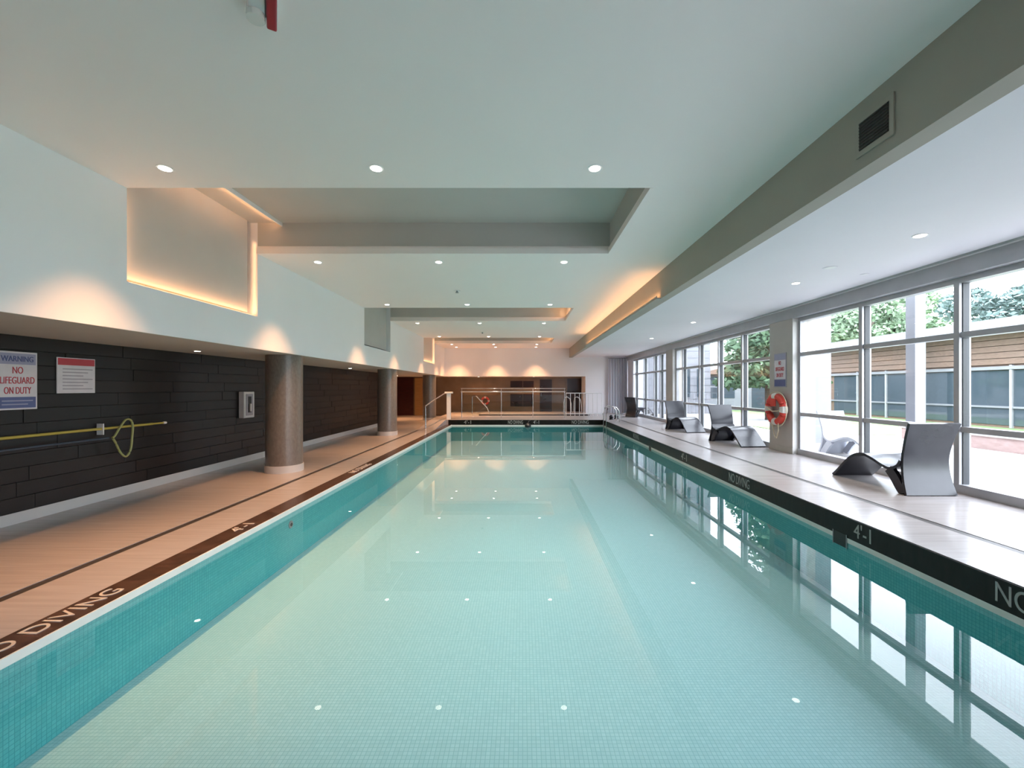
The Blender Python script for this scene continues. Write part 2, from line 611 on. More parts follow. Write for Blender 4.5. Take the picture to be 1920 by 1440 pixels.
d1 = empty('door_1', (-5.72, YBL - 0.03, ZL))
struct(d1, 'warm lit wooden door at the end of the passage', 'door')
box(-0.37, 0.37, -0.02, 0.02, 0.0, 2.08).build('leaf', 'wood_door', d1)
box(-0.40, -0.34, -0.035, 0.02, 0.0, 2.12).build('frame', 'back_wall_tile', d1)
MB().tube([(0.28, -0.07, 0.95), (0.18, -0.07, 0.95)], 0.012).build('handle', 'chrome', d1)
d2 = empty('door_2', (1.30, YBL - 0.03, ZR))
struct(d2, 'dark glazed door in the brown far wall', 'door')
box(-0.34, 0.34, -0.02, 0.02, 0.0, 1.80).build('leaf', 'dark_glass_panel', d2)
box(-0.38, -0.34, -0.03, 0.02, 0.0, 1.84).build('frame', 'back_wall_tile', d2)
box(0.34, 0.38, -0.03, 0.02, 0.0, 1.84).build('frame', 'back_wall_tile', d2)
MB().tube([(-0.27, -0.06, 0.85), (-0.27, -0.06, 1.05)], 0.012).build('handle', 'chrome', d2)

ub = MB()
ub.box(XW, XB1, YB, YBL + 0.3, ZS, ZCT + 0.2)
ub.box(XB1, XG + 0.3, YB, YBL + 0.3, ZS, ZCT + 0.2)
ub.box(3.30, XG + 0.3, YB, YBL + 0.3, -0.3, ZS)
struct(ub.build('wall_back', 'wall_paint'), 'white upper wall at the far end with three warm scallops of light', 'wall')

struct(box(-8.8, XW - 0.003, YN, YBL + 0.3, ZS - 0.003, ZS + 0.06).build('ceiling_soffit', 'soffit_paint'), 'low taupe soffit over the plank wall deck', 'ceiling')
uw = MB()
uw.box(XW - 0.3, XW, YN, YB, ZS + 0.0, 2.70)
ys = YN
for a, b in COFFERS:
    uw.box(XW - 0.3, XW, ys, a, 2.70, ZCT)
    ys = b
uw.box(XW - 0.3, XW, ys, YB, 2.70, ZCT)
uwo = uw.build('wall_upper_left', 'wall_paint')
struct(uwo, 'white upper wall above the soffit with three recesses', 'wall')
for i, (a, b) in enumerate(COFFERS):
    rc = MB()
    rc.box(XW - 0.34, XW - 0.30, a - 0.1, b + 0.1, 2.6, ZCT + 0.1)
    rc.build('recess_back', 'wall_paint', uwo)
    box(XW - 0.17, XW - 0.10, a + 0.08, b - 0.09, 2.755, ZCT).build('inset_panel', 'panel_paint', uwo)

struct(box(-8.8, XG + 0.3, YN - 0.3, YN, -0.3, ZCT + 0.3).build('wall_near', 'wall_paint'), 'white wall behind the photographer', 'wall')

# ------------------------------------------------------------------ structure: ceilings
mc = MB()
ys = YN
for a, b in COFFERS:
    mc.box(XW, XB0, ys, a, ZC, ZC + 0.12)
    mc.box(XCR, XB0, a, b, ZC, ZC + 0.12)
    ys = b
mc.box(XW, XB0, ys, YB, ZC, ZC + 0.12)
ceil = mc.build('ceiling', 'ceiling_paint')
struct(ceil, 'pale main ceiling with three long coffers over the pool', 'ceiling')
cf = MB()
for a, b in COFFERS:
    cf.box(XW - 0.3, XCR + 0.06, a - 0.06, b + 0.06, ZCT, ZCT + 0.06)
    cf.box(XW, XCR + 0.06, a - 0.06, a, ZC + 0.12, ZCT)
    cf.box(XW, XCR + 0.06, b, b + 0.06, ZC + 0.12, ZCT)
    cf.box(XCR, XCR + 0.06, a, b, ZC + 0.12, ZCT)
cf.build('coffer', 'coffer_paint', ceil)
for a, b in COFFERS:
    t = MB()
    t.box(XW, XCR, b - 0.03, b, ZC - 0.004, ZC + 0.085)
    t.box(XCR - 0.03, XCR, a, b - 0.03, ZC - 0.004, ZC + 0.085)
    t.build('lip', 'ceiling_paint', ceil)
for i, (a, b) in enumerate(COFFERS):
    box(-3.735, -3.715, a, b, ZCT - 0.055, ZCT).build('added_light_fin', 'ceiling_paint', ceil)  # added fin, stops the strip light spreading over the coffer top

bm_ = box(XB0, XB1, YN, YB, ZB, ZCT).build('beam', 'beam_paint')
struct(bm_, 'taupe bulkhead beam dividing the main ceiling from the window bay', 'beam')
rcl = box(XB1, 5.30, YN, YB, ZRC, ZRC + 0.08).build('ceiling_window_bay', 'ceiling_paint_window_bay')
struct(rcl, 'bright lower ceiling beside the windows', 'ceiling')
hd = MB()
hd.box(5.30, 5.37, YN, YB, ZRC + 0.06, ZRC + 0.12)
hd.build('track_slot', 'window_metal_dark', rcl)
box(5.37, 5.43, YN, YB, ZRC - 0.008, ZRC + 0.08).build('trim_2', 'white_plastic', rcl)
struct(box(5.43, XG + 0.3, YN, YB, 3.00, ZRC + 0.1).build('trim_3', 'window_metal'), 'grey metal header running above the windows', 'trim')
# roof slab keeps the sky out
struct(box(-9.0, XG + 0.3, YN - 0.3, YBL + 0.4, ZCT + 0.25, ZCT + 0.5).build('roof', 'roof_grey'), 'flat roof slab above the ceilings', 'roof')
rf = MB()
rf.box(-9.0, -8.8, YN - 0.3, YBL + 0.4, -0.3, ZCT + 0.3)
rf.box(-9.0, XG + 0.3, YBL + 0.3, YBL + 0.4, -0.3, ZCT + 0.3)
struct(rf.build('wall_outer', 'white_render_dimmed'), 'outer shell walls of the pool building', 'wall')

# ------------------------------------------------------------------ columns and pillars
for k, y in enumerate((7.95, 14.0, 20.3)):
    c = MB().lathe([(0.31, ZL + 0.12), (0.31, ZS)], (-4.44, y, 0), 40).build('column', 'column_plaster', None, True)
    struct(c, ('near round brown column carrying the soffit', 'middle round brown column carrying the soffit', 'farthest round brown column by the passage')[k], 'column')
    MB().lathe([(0.325, ZL), (0.325, ZL + 0.13)], (-4.44, y, 0), 40).build('base', 'baseboard_tile', c, True)
for k, (y0, y1) in enumerate(((1.70, 2.60), (8.60, 9.40), (15.46, 16.2))):
    p = box(5.44, XG + 0.3, y0, y1, ZR, 3.0).build('pillar', 'pillar_plaster')
    struct(p, ('beige pillar between windows beside the photographer', 'beige pillar carrying the red life ring', 'slim beige pillar beyond the middle windows')[k], 'pillar')
    box(5.435, XG - 0.02, y0 - 0.012, y0, ZR, 3.0).build('lit_reveal', 'pillar_plaster_lit', p)  # front face painted lighter, as if lit from the windows
    box(5.43, 5.44, y0, y1, ZR, ZR + 0.12).build('base', 'pillar_plaster', p)

# ------------------------------------------------------------------ windows
TZ = (1.07, 2.27)


def window(i, y0, y1, mullions, label):
    w = empty('window_%d' % i, (XG, (y0 + y1) / 2, ZR))
    struct(w, label, 'window')
    cy = (y0 + y1) / 2

    def add(name, mat, a, b, z0, z1, x0=-0.05, x1=0.08, bev=0.0):
        box(x0, x1, a - cy, b - cy, z0 - ZR, z1 - ZR).build(name, mat, w, False, bev)
    add('sill', 'window_metal', y0, y1, ZR, ZR + 0.11, -0.07, 0.08)
    add('head', 'window_metal', y0, y1, 2.93, 3.0)
    ed = [y0] + list(mullions) + [y1]
    add('jamb', 'window_metal', y0, y0 + 0.07, ZR + 0.11, 2.93)
    add('jamb', 'window_metal', y1 - 0.07, y1, ZR + 0.11, 2.93)
    for m in mullions:
        add('mullion', 'window_metal', m - 0.035, m + 0.035, ZR + 0.11, 2.93, -0.06, 0.09)
        add('gasket', 'window_metal_dark', m - 0.045, m - 0.035, ZR + 0.11, 2.93, -0.02, 0.06)
    for a, b in zip(ed[:-1], ed[1:]):
        a2 = a + (0.07 if a == y0 else 0.035)
        b2 = b - (0.07 if b == y1 else 0.035)
        zz = [ZR + 0.11, TZ[0], TZ[1], 2.93]
        for z in TZ:
            add('transom', 'window_metal', a2, b2, z - 0.035, z + 0.035, -0.04, 0.07)
        for q in range(3):
            add('pane', 'window_glass', a2, b2, zz[q] + (0.035 if q else 0), zz[q + 1] - (0.035 if q < 2 else 0), 0.018, 0.024)
    return w


window(1, 2.60, 8.60, (3.95, 5.45, 7.0), 'tall gridded window behind the lone lounger with the curved back')
window(2, 9.40, 15.46, (10.8, 12.1, 13.4, 14.8), 'tall gridded window between the two beige pillars')
window(3, 16.2, 22.2, (17.2, 18.0, 19.5, 21.0), 'farthest tall window next to the grey curtain')
window(4, YN, 1.70, (-2.6, -1.2, 0.3), 'tall gridded window beside the photographer')

# ------------------------------------------------------------------ lamps
ROWS = [4.02, 7.02, 10.6, 13.66, 17.25, 20.3]
COLX = [-3.37, -1.38, 0.68]
ROWN = ['in front of the nearest coffer', 'behind the nearest coffer', 'in front of the middle coffer', 'behind the middle coffer',
        'in front of the farthest coffer', 'behind the farthest coffer']
COLN = ['nearest the upper left wall', 'in the middle', 'nearest the beam']


def downlight(loc, label, group, power, color, angle, r=0.05, blend=1.0):
    d = empty('downlight', loc)
    tag(d, label, 'ceiling lamp', group)
    MB().lathe([(r + 0.018, -0.006), (r + 0.018, 0.0), (r, 0.0), (r, -0.006)], seg=20).build('trim_ring', 'white_plastic', d)
    MB().lathe([(r, -0.010), (r, 0.002)], seg=20).build('lens', 'lamp_lens', d)
    if power:
        spot('lamp', (0, 0, -0.02), power, color, angle, blend, d)
    return d


for i, y in enumerate(ROWS):
    for j, x in enumerate(COLX):
        downlight((x, y, ZC), 'small round downlight %s, %s' % (ROWN[i], COLN[j]), 'downlights in the main ceiling', 400 if j == 0 else 230, WARM if j == 0 else NEUTRAL, 77 if j == 0 else 84)
for j, x in enumerate(COLX):
    downlight((x, 21.7, ZC), 'round downlight washing the far upper wall, %s' % COLN[j], 'downlights before the far wall', 360, WARM, 84)
for k, (y, n) in enumerate(((4.51, 'nearest'), (6.56, 'second nearest'), (10.5, 'third nearest'), (13.9, 'fourth nearest'))):
    downlight((4.2, y, ZRC), 'white downlight in the bright window bay ceiling, %s to the camera' % n, 'downlights in the window bay', 60, NEUTRAL, 110)
for k, (y, n) in enumerate(((3.7, 'above the warning sign'), (6.95, 'above the white wall box'), (10.0, 'between the two nearer columns'),
                            (13.1, 'just before the middle column'), (16.3, 'just past the middle column'))):
    downlight((-5.3, y, ZS), 'soffit downlight close to the plank wall, %s' % n, 'downlights in the soffit', 19, WARM, 56, 0.04)
downlight((-6.2, 21.0, ZS), 'soffit downlight in the passage before the wooden door', 'downlights in the soffit', 280, WARM, 140, 0.04)
downlight((-2.4, 23.2, ZS), 'soffit downlight over the red ring at the far wall', 'downlights in the far recess', 45, WARM, 150, 0.04)
downlight((0.6, 23.2, ZS), 'soffit downlight over the dark panels at the far wall', 'downlights in the far recess', 45, WARM, 150, 0.04)

# cove light on the beam
cv = empty('cove_light', (XB0, 12.0, ZB))
tag(cv, 'long warm cove light along the ceiling beam', 'cove light')
box(-0.075, 0, -4.43, 4.40, 0.0, 0.02).build('channel', 'beam_paint', cv)
box(-0.075, -0.065, -4.43, 4.40, 0.02, 0.045).build('lip', 'beam_paint', cv)
box(-0.060, -0.010, -4.41, 4.38, 0.02, 0.026).build('strip', 'led_strip', cv)
strip_light('cove_lamp', (XB0 - 0.035, 12.0, ZB + 0.035), (0, 1, 0), 8.75, 0.04, (-0.6, 0, 1), 17, WARM)

# lit recess edges: nearest and farthest recess are on, the middle one is off
for i, (a, b) in enumerate(COFFERS):
    mid = (a + b) / 2
    if i != 1:
        e = empty('recess_light', (XW, mid, 2.70))
        tag(e, ('warm strip light glowing round the nearest wall recess', '', 'warm strip light glowing round the farthest wall recess')[i], 'strip light', 'wall recess lights')
        box(-0.085, -0.005, -1.05, 1.05, 0.0, 0.006).build('strip', 'led_strip', e)
        strip_light('recess_lamp', (XW - 0.05, mid, 2.715), (0, 1, 0), 2.05, 0.05, (-0.3, 0, 1), 3.0, WARM)
        strip_light('recess_lamp', (XW - 0.05, a + 0.012, 3.2), (0, 0, 1), 0.9, 0.04, (-0.4, 1, 0), 0.6, WARM)
        strip_light('recess_lamp', (XW - 0.05, b - 0.03, 3.3), (0, 0, 1), 1.1, 0.04, (0, 1, 0), 0.2, WARM)
        strip_light('coffer_lamp', (-3.745, mid, ZCT - 0.05), (0, 1, 0), 2.0, 0.03, (-0.7, 0, 1), 3.0, WARM)
    if i > 0:
        strip_light('coffer_lamp', (XCR - 0.05, mid, ZC + 0.12), (0, 1, 0), 2.0, 0.04, (-0.6, 0, 1), 5, WARM)

# ------------------------------------------------------------------ loungers
def catmull(pts, n=8):
    P = [pts[0]] + list(pts) + [pts[-1]]
    out = []
    for i in range(1, len(P) - 2):
        p0, p1, p2, p3 = P[i - 1], P[i], P[i + 1], P[i + 2]
        for k in range(n):
            t = k / n
            out.append(tuple(0.5 * ((2 * p1[c]) + (-p0[c] + p2[c]) * t + (2 * p0[c] - 5 * p1[c] + 4 * p2[c] - p3[c]) * t * t
                                    + (-p0[c] + 3 * p1[c] - 3 * p2[c] + p3[c]) * t ** 3) for c in (0, 1)))
    out.append(tuple(pts[-1]))
    return out


def ribbon(path, w, th, flare=None):
    """thick moulded shell swept across the width; path is (along, up)"""
    mb = MB()
    n = len(path)
    L = []
    for i, p in enumerate(path):
        a = path[max(i - 1, 0)]
        b = path[min(i + 1, n - 1)]
        d = Vector((b[0] - a[0], b[1] - a[1])).normalized()
        nn = Vector((-d.y, d.x))
        L.append((p[0] + nn.x * th / 2, p[1] + nn.y * th / 2, p[0] - nn.x * th / 2, p[1] - nn.y * th / 2))
    xs = [-1, -0.6, 0, 0.6, 1]
    for i, q in enumerate(L):
        ww = w / 2 * (flare(i / (n - 1)) if flare else 1)
        for s in xs:
            mb.v.append((s * ww, q[0], max(q[1], 0.0)))
        for s in xs:
            mb.v.append((s * ww, q[2], max(q[3], 0.0)))
    m = len(xs)
    for i in range(n - 1):
        A, B = i * 2 * m, (i + 1) * 2 * m
        for k in range(m - 1):
            mb.f.append((A + k, A + k + 1, B + k + 1, B + k))
            mb.f.append((A + m + k + 1, A + m + k, B + m + k, B + m + k + 1))
        mb.f.append((A, B, B + m, A + m))
        mb.f.append((A + m - 1, A + 2 * m - 1, B + 2 * m - 1, B + m - 1))
    for A in (0, (n - 1) * 2 * m):
        for k in range(m - 1):
            mb.f.append((A + k, A + k + 1, A + m + k + 1, A + m + k))
    return mb


BACK = catmull([(0.0, 0.90), (0.055, 0.75), (0.10, 0.59), (0.125, 0.45), (0.122, 0.31), (0.095, 0.16), (0.045, 0.005)])
SEAT = catmull([(0.142, 0.42), (0.19, 0.345), (0.30, 0.295), (0.42, 0.315), (0.58, 0.375), (0.74, 0.41), (0.90, 0.37), (1.06, 0.25), (1.20, 0.11), (1.31, 0.012)])
LEG = catmull([(0.33, 0.285), (0.25, 0.20), (0.18, 0.10), (0.10, 0.005)])


def lounger(loc, rz, label, mat='lounger_plastic', group='moulded loungers on the window deck'):
    e = empty('lounger', loc, rz)
    tag(e, label, 'lounger', group)
    ribbon(BACK, 0.63, 0.035, lambda t: 1.0 - 0.09 * math.sin(PI * t)).build('backrest', mat, e, True)
    ribbon(SEAT, 0.60, 0.035).build('seat', mat, e, True)
    for s in (-1, 1):
        m = ribbon(LEG, 0.05, 0.12)
        m.v = [(v[0] + s * 0.265, v[1], v[2]) for v in m.v]
        m.build('side_web', mat, e, True)
    return e


lounger((5.04, 5.22, ZR), 0.0, 'black moulded lounger seen from behind, nearest the camera')
lounger((5.00, 10.85, ZR), PI - 0.13 * -1, 'charcoal lounger just beyond the pillar with the life ring')
lounger((4.92, 13.9, ZR), PI + 0.16, 'charcoal lounger third along the window deck')
lounger((4.85, 19.35, ZR), -PI / 3, 'black lounger turned to the farthest windows beside the curtain')
lounger((6.62, 9.2, 0.20), PI + 0.12, 'pale grey lounger out on the patio behind the glass', 'lounger_plastic_pale', 'patio loungers')

# ------------------------------------------------------------------ signs and wall gear
XP = XD + 0.004
s1 = empty('warning_sign', (XP, 4.85, 1.68))
tag(s1, 'blue and white pool warning sign with big red letters', 'sign')
box(0, 0.012, -0.197, 0.197, -0.33, 0.33).build('board', 'sign_white', s1, False, 0.003)
box(0.012, 0.0135, -0.18, 0.18, 0.185, 0.31).build('header', 'sign_lilac', s1)
box(0.012, 0.0135, -0.18, 0.18, -0.31, -0.185).build('footer', 'sign_blue', s1)
text('lettering', 'WARNING', 0.09, 'sign_blue', s1, (0.0145, 0, 0.245), (0, 1, 0), (0, 0, 1), width=0.31)
text('lettering', 'NO', 0.11, 'sign_red', s1, (0.0135, 0, 0.115), (0, 1, 0), (0, 0, 1), width=0.10)
text('lettering', 'LIFEGUARD', 0.11, 'sign_red', s1, (0.0135, 0, 0.0), (0, 1, 0), (0, 0, 1), width=0.33)
text('lettering', 'ON DUTY', 0.11, 'sign_red', s1, (0.0135, 0, -0.115), (0, 1, 0), (0, 0, 1), width=0.26)
for k in range(2):
    box(0.0135, 0.0145, -0.15, 0.15 - 0.05 * k, -0.235 - 0.04 * k, -0.222 - 0.04 * k).build('print_line', 'sign_lilac', s1)

s2 = empty('rules_sign', (XP, 5.495, 1.755))
tag(s2, 'white rules sign with a red heading on the plank wall', 'sign')
box(0, 0.012, -0.235, 0.235, -0.225, 0.225).build('board', 'sign_white', s2, False, 0.003)
box(0.012, 0.0135, -0.225, 0.225, 0.13, 0.215).build('header', 'sign_red', s2)
for k in range(7):
    box(0.012, 0.013, -0.17, 0.20 - 0.06 * (k % 3), 0.075 - 0.042 * k, 0.088 - 0.042 * k).build('print_line', 'sign_grey', s2)

e = empty('wall_box', (XP, 8.81, 1.25))
tag(e, 'white wall box with a narrow dark window near the column', 'wall box')
box(0, 0.11, -0.17, 0.17, -0.27, 0.27).build('case', 'white_plastic', e, False, 0.012)
box(0.11, 0.118, -0.11, 0.11, -0.22, 0.22).build('door_panel', 'sign_grey', e, False, 0.003)
box(0.118, 0.122, -0.05, 0.05, -0.16, 0.17).build('dark_pane', 'black_plastic', e)
box(0.122, 0.15, -0.02, 0.02, -0.14, 0.02).build('grip', 'white_plastic', e, False, 0.006)

e = empty('telescopic_pole', (XD + 0.07, 5.0, 1.045))
tag(e, 'yellow telescopic pole hung along the plank wall', 'pole')
MB().tube([(0, -1.6, 0), (0, 1.55, 0)], 0.018, 10).build('shaft', 'pole_yellow', e, True)
MB().tube([(0, 1.55, 0), (0, 1.75, 0)], 0.014, 10).build('inner_shaft', 'pole_yellow', e, True)
MB().tube([(0, 1.75, 0), (0, 1.80, 0)], 0.02, 10).build('tip', 'white_plastic', e, True)
for y in (-0.8, 0.76):
    box(-0.058, 0.03, y - 0.006, y + 0.006, -0.08, 0.07).build('bracket', 'white_plastic', e)
e = empty('rescue_hook', (XD + 0.10, 5.0, 0.914))
tag(e, 'dark pole with a green hoop, rescue hook below the yellow pole', 'rescue hook')
MB().tube([(0, -1.6, 0), (0, 0.83, 0)], 0.014, 10).build('shaft', 'pole_blue', e, True)
hoop = catmull([(0.83, 0.0), (0.87, 0.03), (0.96, 0.16), (1.03, 0.235), (1.10, 0.225), (1.135, 0.14), (1.125, -0.02), (1.10, -0.20), (1.03, -0.285), (0.95, -0.22), (0.88, -0.08), (0.84, -0.01)], 6)
MB().tube([(0.05, p[0], p[1]) for p in hoop], 0.014, 8).build('hoop', 'hoop_green', e, True)

# life ring and sign on the pillar
def life_ring(loc, r, tube_r, label, normal, ropes=True):
    e = empty('life_ring', loc)
    tag(e, label, 'life ring')
    for q in range(8):
        a0, a1 = q * PI / 4 + PI / 8, (q + 1) * PI / 4 + PI / 8
        red = q % 2 == 0
        wdt = 0.27 if not red else 0.0
        pts = []
        s = a0 + (0.18 if not red else -0.18)
        t = a1 - (0.18 if not red else -0.18)
        for k in range(9):
            a = s + (t - s) * k / 8
            if normal == 'X':
                pts.append((0, r * math.cos(a), r * math.sin(a)))
            else:
                pts.append((r * math.cos(a), 0, r * math.sin(a)))
        MB().tube(pts, tube_r if red else tube_r + 0.004, 12).build('segment' if red else 'band', 'ring_red' if red else 'ring_white', e, True)
    if ropes:
        pts = []
        for k in range(33):
            a = 2 * PI * k / 32
            rr = r + tube_r + 0.02 + 0.02 * abs(math.sin(2 * a))
            pts.append((0, rr * math.cos(a), rr * math.sin(a)) if normal == 'X' else (rr * math.cos(a), 0, rr * math.sin(a)))
        MB().tube(pts[:-1], 0.008, 6, True).build('rope', 'rope', e, True)
    return e


lr = life_ring((5.345, 9.0, 1.15), 0.265, 0.072, 'red and white life ring hanging on the beige pillar', 'X')
MB().tube([(-0.02, 0.10, -0.2), (-0.04, 0.06, -0.36), (-0.05, -0.03, -0.56), (-0.05, -0.10, -0.60), (-0.05, -0.16, -0.45), (-0.03, -0.13, -0.2)], 0.010, 6).build('throw_line', 'rope', lr, True)
MB().tube([(-0.05, 0.22, 0.02), (-0.08, 0.0, -0.05), (-0.06, -0.2, -0.02)], 0.012, 6).build('coiled_line', 'rope', lr, True)
box(-0.07, -0.055, -0.09, 0.09, 0.06, 0.22).build('inner_badge', 'ring_red', lr, False, 0.004)

s3 = empty('pillar_sign', (5.425, 9.0, 1.97))
tag(s3, 'pale lilac notice with red letters above the life ring', 'sign')
box(0, 0.014, -0.21, 0.21, -0.36, 0.36).build('board', 'sign_grey', s3, False, 0.003)
box(-0.002, 0, -0.19, 0.19, 0.22, 0.34).build('header', 'sign_lilac', s3)
box(-0.002, 0, -0.19, 0.19, -0.34, -0.20).build('footer', 'sign_blue', s3)
box(-0.0015, 0, -0.19, 0.19, -0.19, 0.21).build('field', 'sign_white', s3)
text('lettering', 'NO', 0.12, 'sign_red', s3, (-0.003, 0, 0.145), (0, -1, 0), (0, 0, 1), width=0.08)
text('lettering', 'LIFEGUARD', 0.12, 'sign_red', s3, (-0.003, 0, 0.02), (0, -1, 0), (0, 0, 1), width=0.30)
text('lettering', 'ON DUTY', 0.12, 'sign_red', s3, (-0.003, 0, -0.11), (0, -1, 0), (0, 0, 1), width=0.24)

life_ring((-2.10, YBL - 0.07, 0.86), 0.19, 0.055, 'red life ring on the brown far wall', 'Y', False)

# fire alarm on the ceiling
fa = empty('fire_alarm', (-1.37, 2.24, ZC), math.radians(30))
tag(fa, 'red fire alarm with clear strobe on the ceiling', 'fire alarm')
box(-0.075, 0.075, -0.12, 0.12, -0.035, 0.0).build('base', 'white_plastic', fa, False, 0.006)
box(0.02, 0.07, -0.12, 0.13, -0.085, -0.035).build('horn', 'alarm_red', fa, False, 0.008)
MB().lathe([(0.045, 0.0), (0.042, 0.05), (0.02, 0.07)], (-0.03, 0.06, -0.105), 16).build('strobe', 'strobe_lens', fa, True)
box(-0.07, 0.015, -0.11, 0.135, -0.07, -0.035).build('lens', 'strobe_lens', fa, False, 0.01)

# vent on the beam
v = empty('air_vent', (XB0, 2.965, 3.41))
tag(v, 'dark rectangular air vent in the beam', 'vent')
box(-0.012, 0, -0.16, 0.16, -0.14, 0.14).build('frame', 'beam_paint', v, False, 0.002)
box(-0.014, -0.012, -0.125, 0.125, -0.10, 0.10).build('opening', 'vent_dark', v)
for k in range(9):
    z = -0.09 + k * 0.0225
    o = box(-0.020, -0.014, -0.122, 0.122, z - 0.003, z + 0.003).build('louver', 'slot_metal', v)

# sprinklers / flush discs
for k, (x, y, z, lab) in enumerate(((-1.40, 9.1, ZC, 'small sprinkler head in the ceiling just past the nearest coffer'),
                                    (-1.5, 15.9, ZC, 'tiny sprinkler head in the ceiling past the middle coffer'))):
    e = empty('sprinkler', (x, y, z))
    tag(e, lab, 'sprinkler', 'ceiling sprinklers')
    MB().lathe([(0.075, -0.006), (0.075, 0.0)], seg=18).build('plate', 'white_plastic', e)
    MB().lathe([(0.022, -0.05), (0.04, -0.045), (0.02, -0.03), (0.018, 0.0)], seg=12).build('nozzle', 'grey_plastic', e)
for k, (x, y, lab) in enumerate(((4.12, 5.72, 'flush white ceiling disc beside the second window bay lamp'), (4.85, 6.05, 'small flush ceiling disc near the window header'))):
    e = empty('ceiling_speaker', (x, y, ZRC))
    tag(e, lab, 'speaker', 'flush ceiling discs')
    MB().lathe([(0.085 - 0.03 * k, -0.004), (0.085 - 0.03 * k, 0.0)], seg=20).build('rim', 'ceiling_paint_window_bay', e)
    MB().lathe([(0.065 - 0.03 * k, -0.007), (0.065 - 0.03 * k, -0.003)], seg=20).build('grille', 'white_plastic', e)

# skimmer mouths and a black fitting at the water line
for y, lab in ((4.50, 'dark skimmer mouth in the pool edge nearest the camera'), (11.2, 'dark skimmer mouth in the pool edge farther along')):
    e = empty('skimmer', (PXR - 0.014, y, 0.0))
    tag(e, lab, 'skimmer', 'pool skimmers')
    box(-0.002, 0.0, -0.09, 0.09, -0.06, 0.075).build('mouth', 'black_plastic', e)
    box(-0.006, -0.002, -0.10, -0.09, -0.065, 0.08).build('frame', 'grey_plastic', e)
    box(-0.006, -0.002, 0.09, 0.10, -0.065, 0.08).build('frame', 'grey_plastic', e)
e = empty('pool_float', (0.22, PY1 - 0.10, 0.0))
tag(e, 'small black float at the far pool edge', 'float')
MB().lathe([(0.05, -0.05), (0.12, -0.02), (0.13, 0.05), (0.07, 0.12), (0.03, 0.14)], seg=18).build('body', 'black_plastic', e, True)
MB().tube([(0.0, 0.0, 0.13), (0.03, 0.02, 0.2), (0.10, 0.07, 0.24)], 0.015, 8).build('hose', 'black_plastic', e, True)

# ------------------------------------------------------------------ far end: platform, rails
pf = box(-2.1, 3.2, 20.5, YB + 0.6, ZR, ZR + 0.05).build('raised_platform', 'deck_tile')
tag(pf, 'low raised tiled platform with a black edge before the brown wall', 'platform', None, 'structure')
box(-2.1, 3.2, 20.488, 20.5, ZR, ZR + 0.052).build('black_edge', 'coping_tile', pf)

g = empty('guard_rail', (0, 18.9, ZR))
tag(g, 'glass guard rail with chrome top rail across the far deck', 'railing')
for x in (-2.70, -0.95, 0.45, 1.85):
    MB().tube([(x, 0, 0), (x, 0, 1.16)], 0.018, 10).build('post', 'chrome', g, True)
for a, b in ((-2.66, -0.99), (-0.91, 0.41), (0.49, 1.81)):
    box(a, b, -0.006, 0.006, 0.10, 1.02).build('glass_panel', 'rail_glass', g)
MB().tube([(-2.74, 0, 1.16), (1.89, 0, 1.16)], 0.028, 10).build('top_rail', 'chrome', g, True)
MB().tube([(-2.74, 0.02, 1.30), (1.89, 0.02, 1.30)], 0.016, 10).build('upper_rail', 'chrome', g, True)
for x in (-2.70, -0.95, 0.45, 1.85):
    MB().tube([(x, 0, 1.16), (x, 0.02, 1.30)], 0.012, 8).build('bracket', 'chrome', g, True)

g = empty('baluster_rail', (0, 20.2, ZR))
tag(g, 'white baluster railing in front of the white far wall', 'railing')
MB().tube([(2.05, 0, 1.08), (3.75, 0, 1.08)], 0.022, 10).build('top_rail', 'white_plastic', g, True)
MB().tube([(2.05, 0, 0.10), (3.75, 0, 0.10)], 0.016, 10).build('bottom_rail', 'white_plastic', g, True)
for k in range(9):
    x = 2.05 + 1.70 * k / 8
    MB().tube([(x, 0, 0), (x, 0, 1.08)], 0.014, 8).build('baluster', 'white_plastic', g, True)

g = empty('ramp_handrail', (-3.62, 15.9, ZL))
tag(g, 'metal handrail climbing beside the ramp with a thick white post', 'handrail')
MB().tube([(0, 0, 0), (0, 0, 0.72)], 0.022, 10).build('post', 'chrome', g, True)
MB().tube([(0, 0, 0.86), (0.10, 0.7, 1.02), (0.30, 2.2, 1.30), (0.50, 2.4, 1.33)], 0.022, 10).build('rail', 'chrome', g, True)
MB().tube([(0, 0, 0.72), (0, 0, 0.86)], 0.016, 10).build('rail_end', 'chrome', g, True)
box(0.40, 0.56, 2.15, 2.31, 0.209, 1.30).build('tall_post', 'white_plastic', g, False, 0.01)
box(0.32, 0.64, 2.10, 2.36, 1.30, 1.37).build('post_cap', 'white_plastic', g, False, 0.01)

g = empty('spa_grab_rail', (2.0, 20.9, ZR + 0.05))
tag(g, 'curved chrome grab rail on the far platform', 'grab rail')
for s in (0, 0.5):
    MB().tube([(s, 0, 0), (s, 0, 0.62), (s + 0.05, 0.03, 0.80), (s + 0.18, 0.1, 0.84), (s + 0.33, 0.18, 0.74), (s + 0.40, 0.22, 0.5), (s + 0.42, 0.24, 0.0)], 0.022, 10).build('bar', 'chrome', g, True)
g = empty('spa_grab_rail', (-1.75, 20.7, ZR + 0.05))
tag(g, 'slanted chrome grab rail near the red ring on the far wall', 'grab rail')
MB().tube([(-0.7, 0, 0), (-0.7, 0, 0.85), (-0.5, 0.0, 0.88), (0.0, 0.3, 0.3), (0.12, 0.35, 0.0)], 0.022, 10).build('bar', 'chrome', g, True)

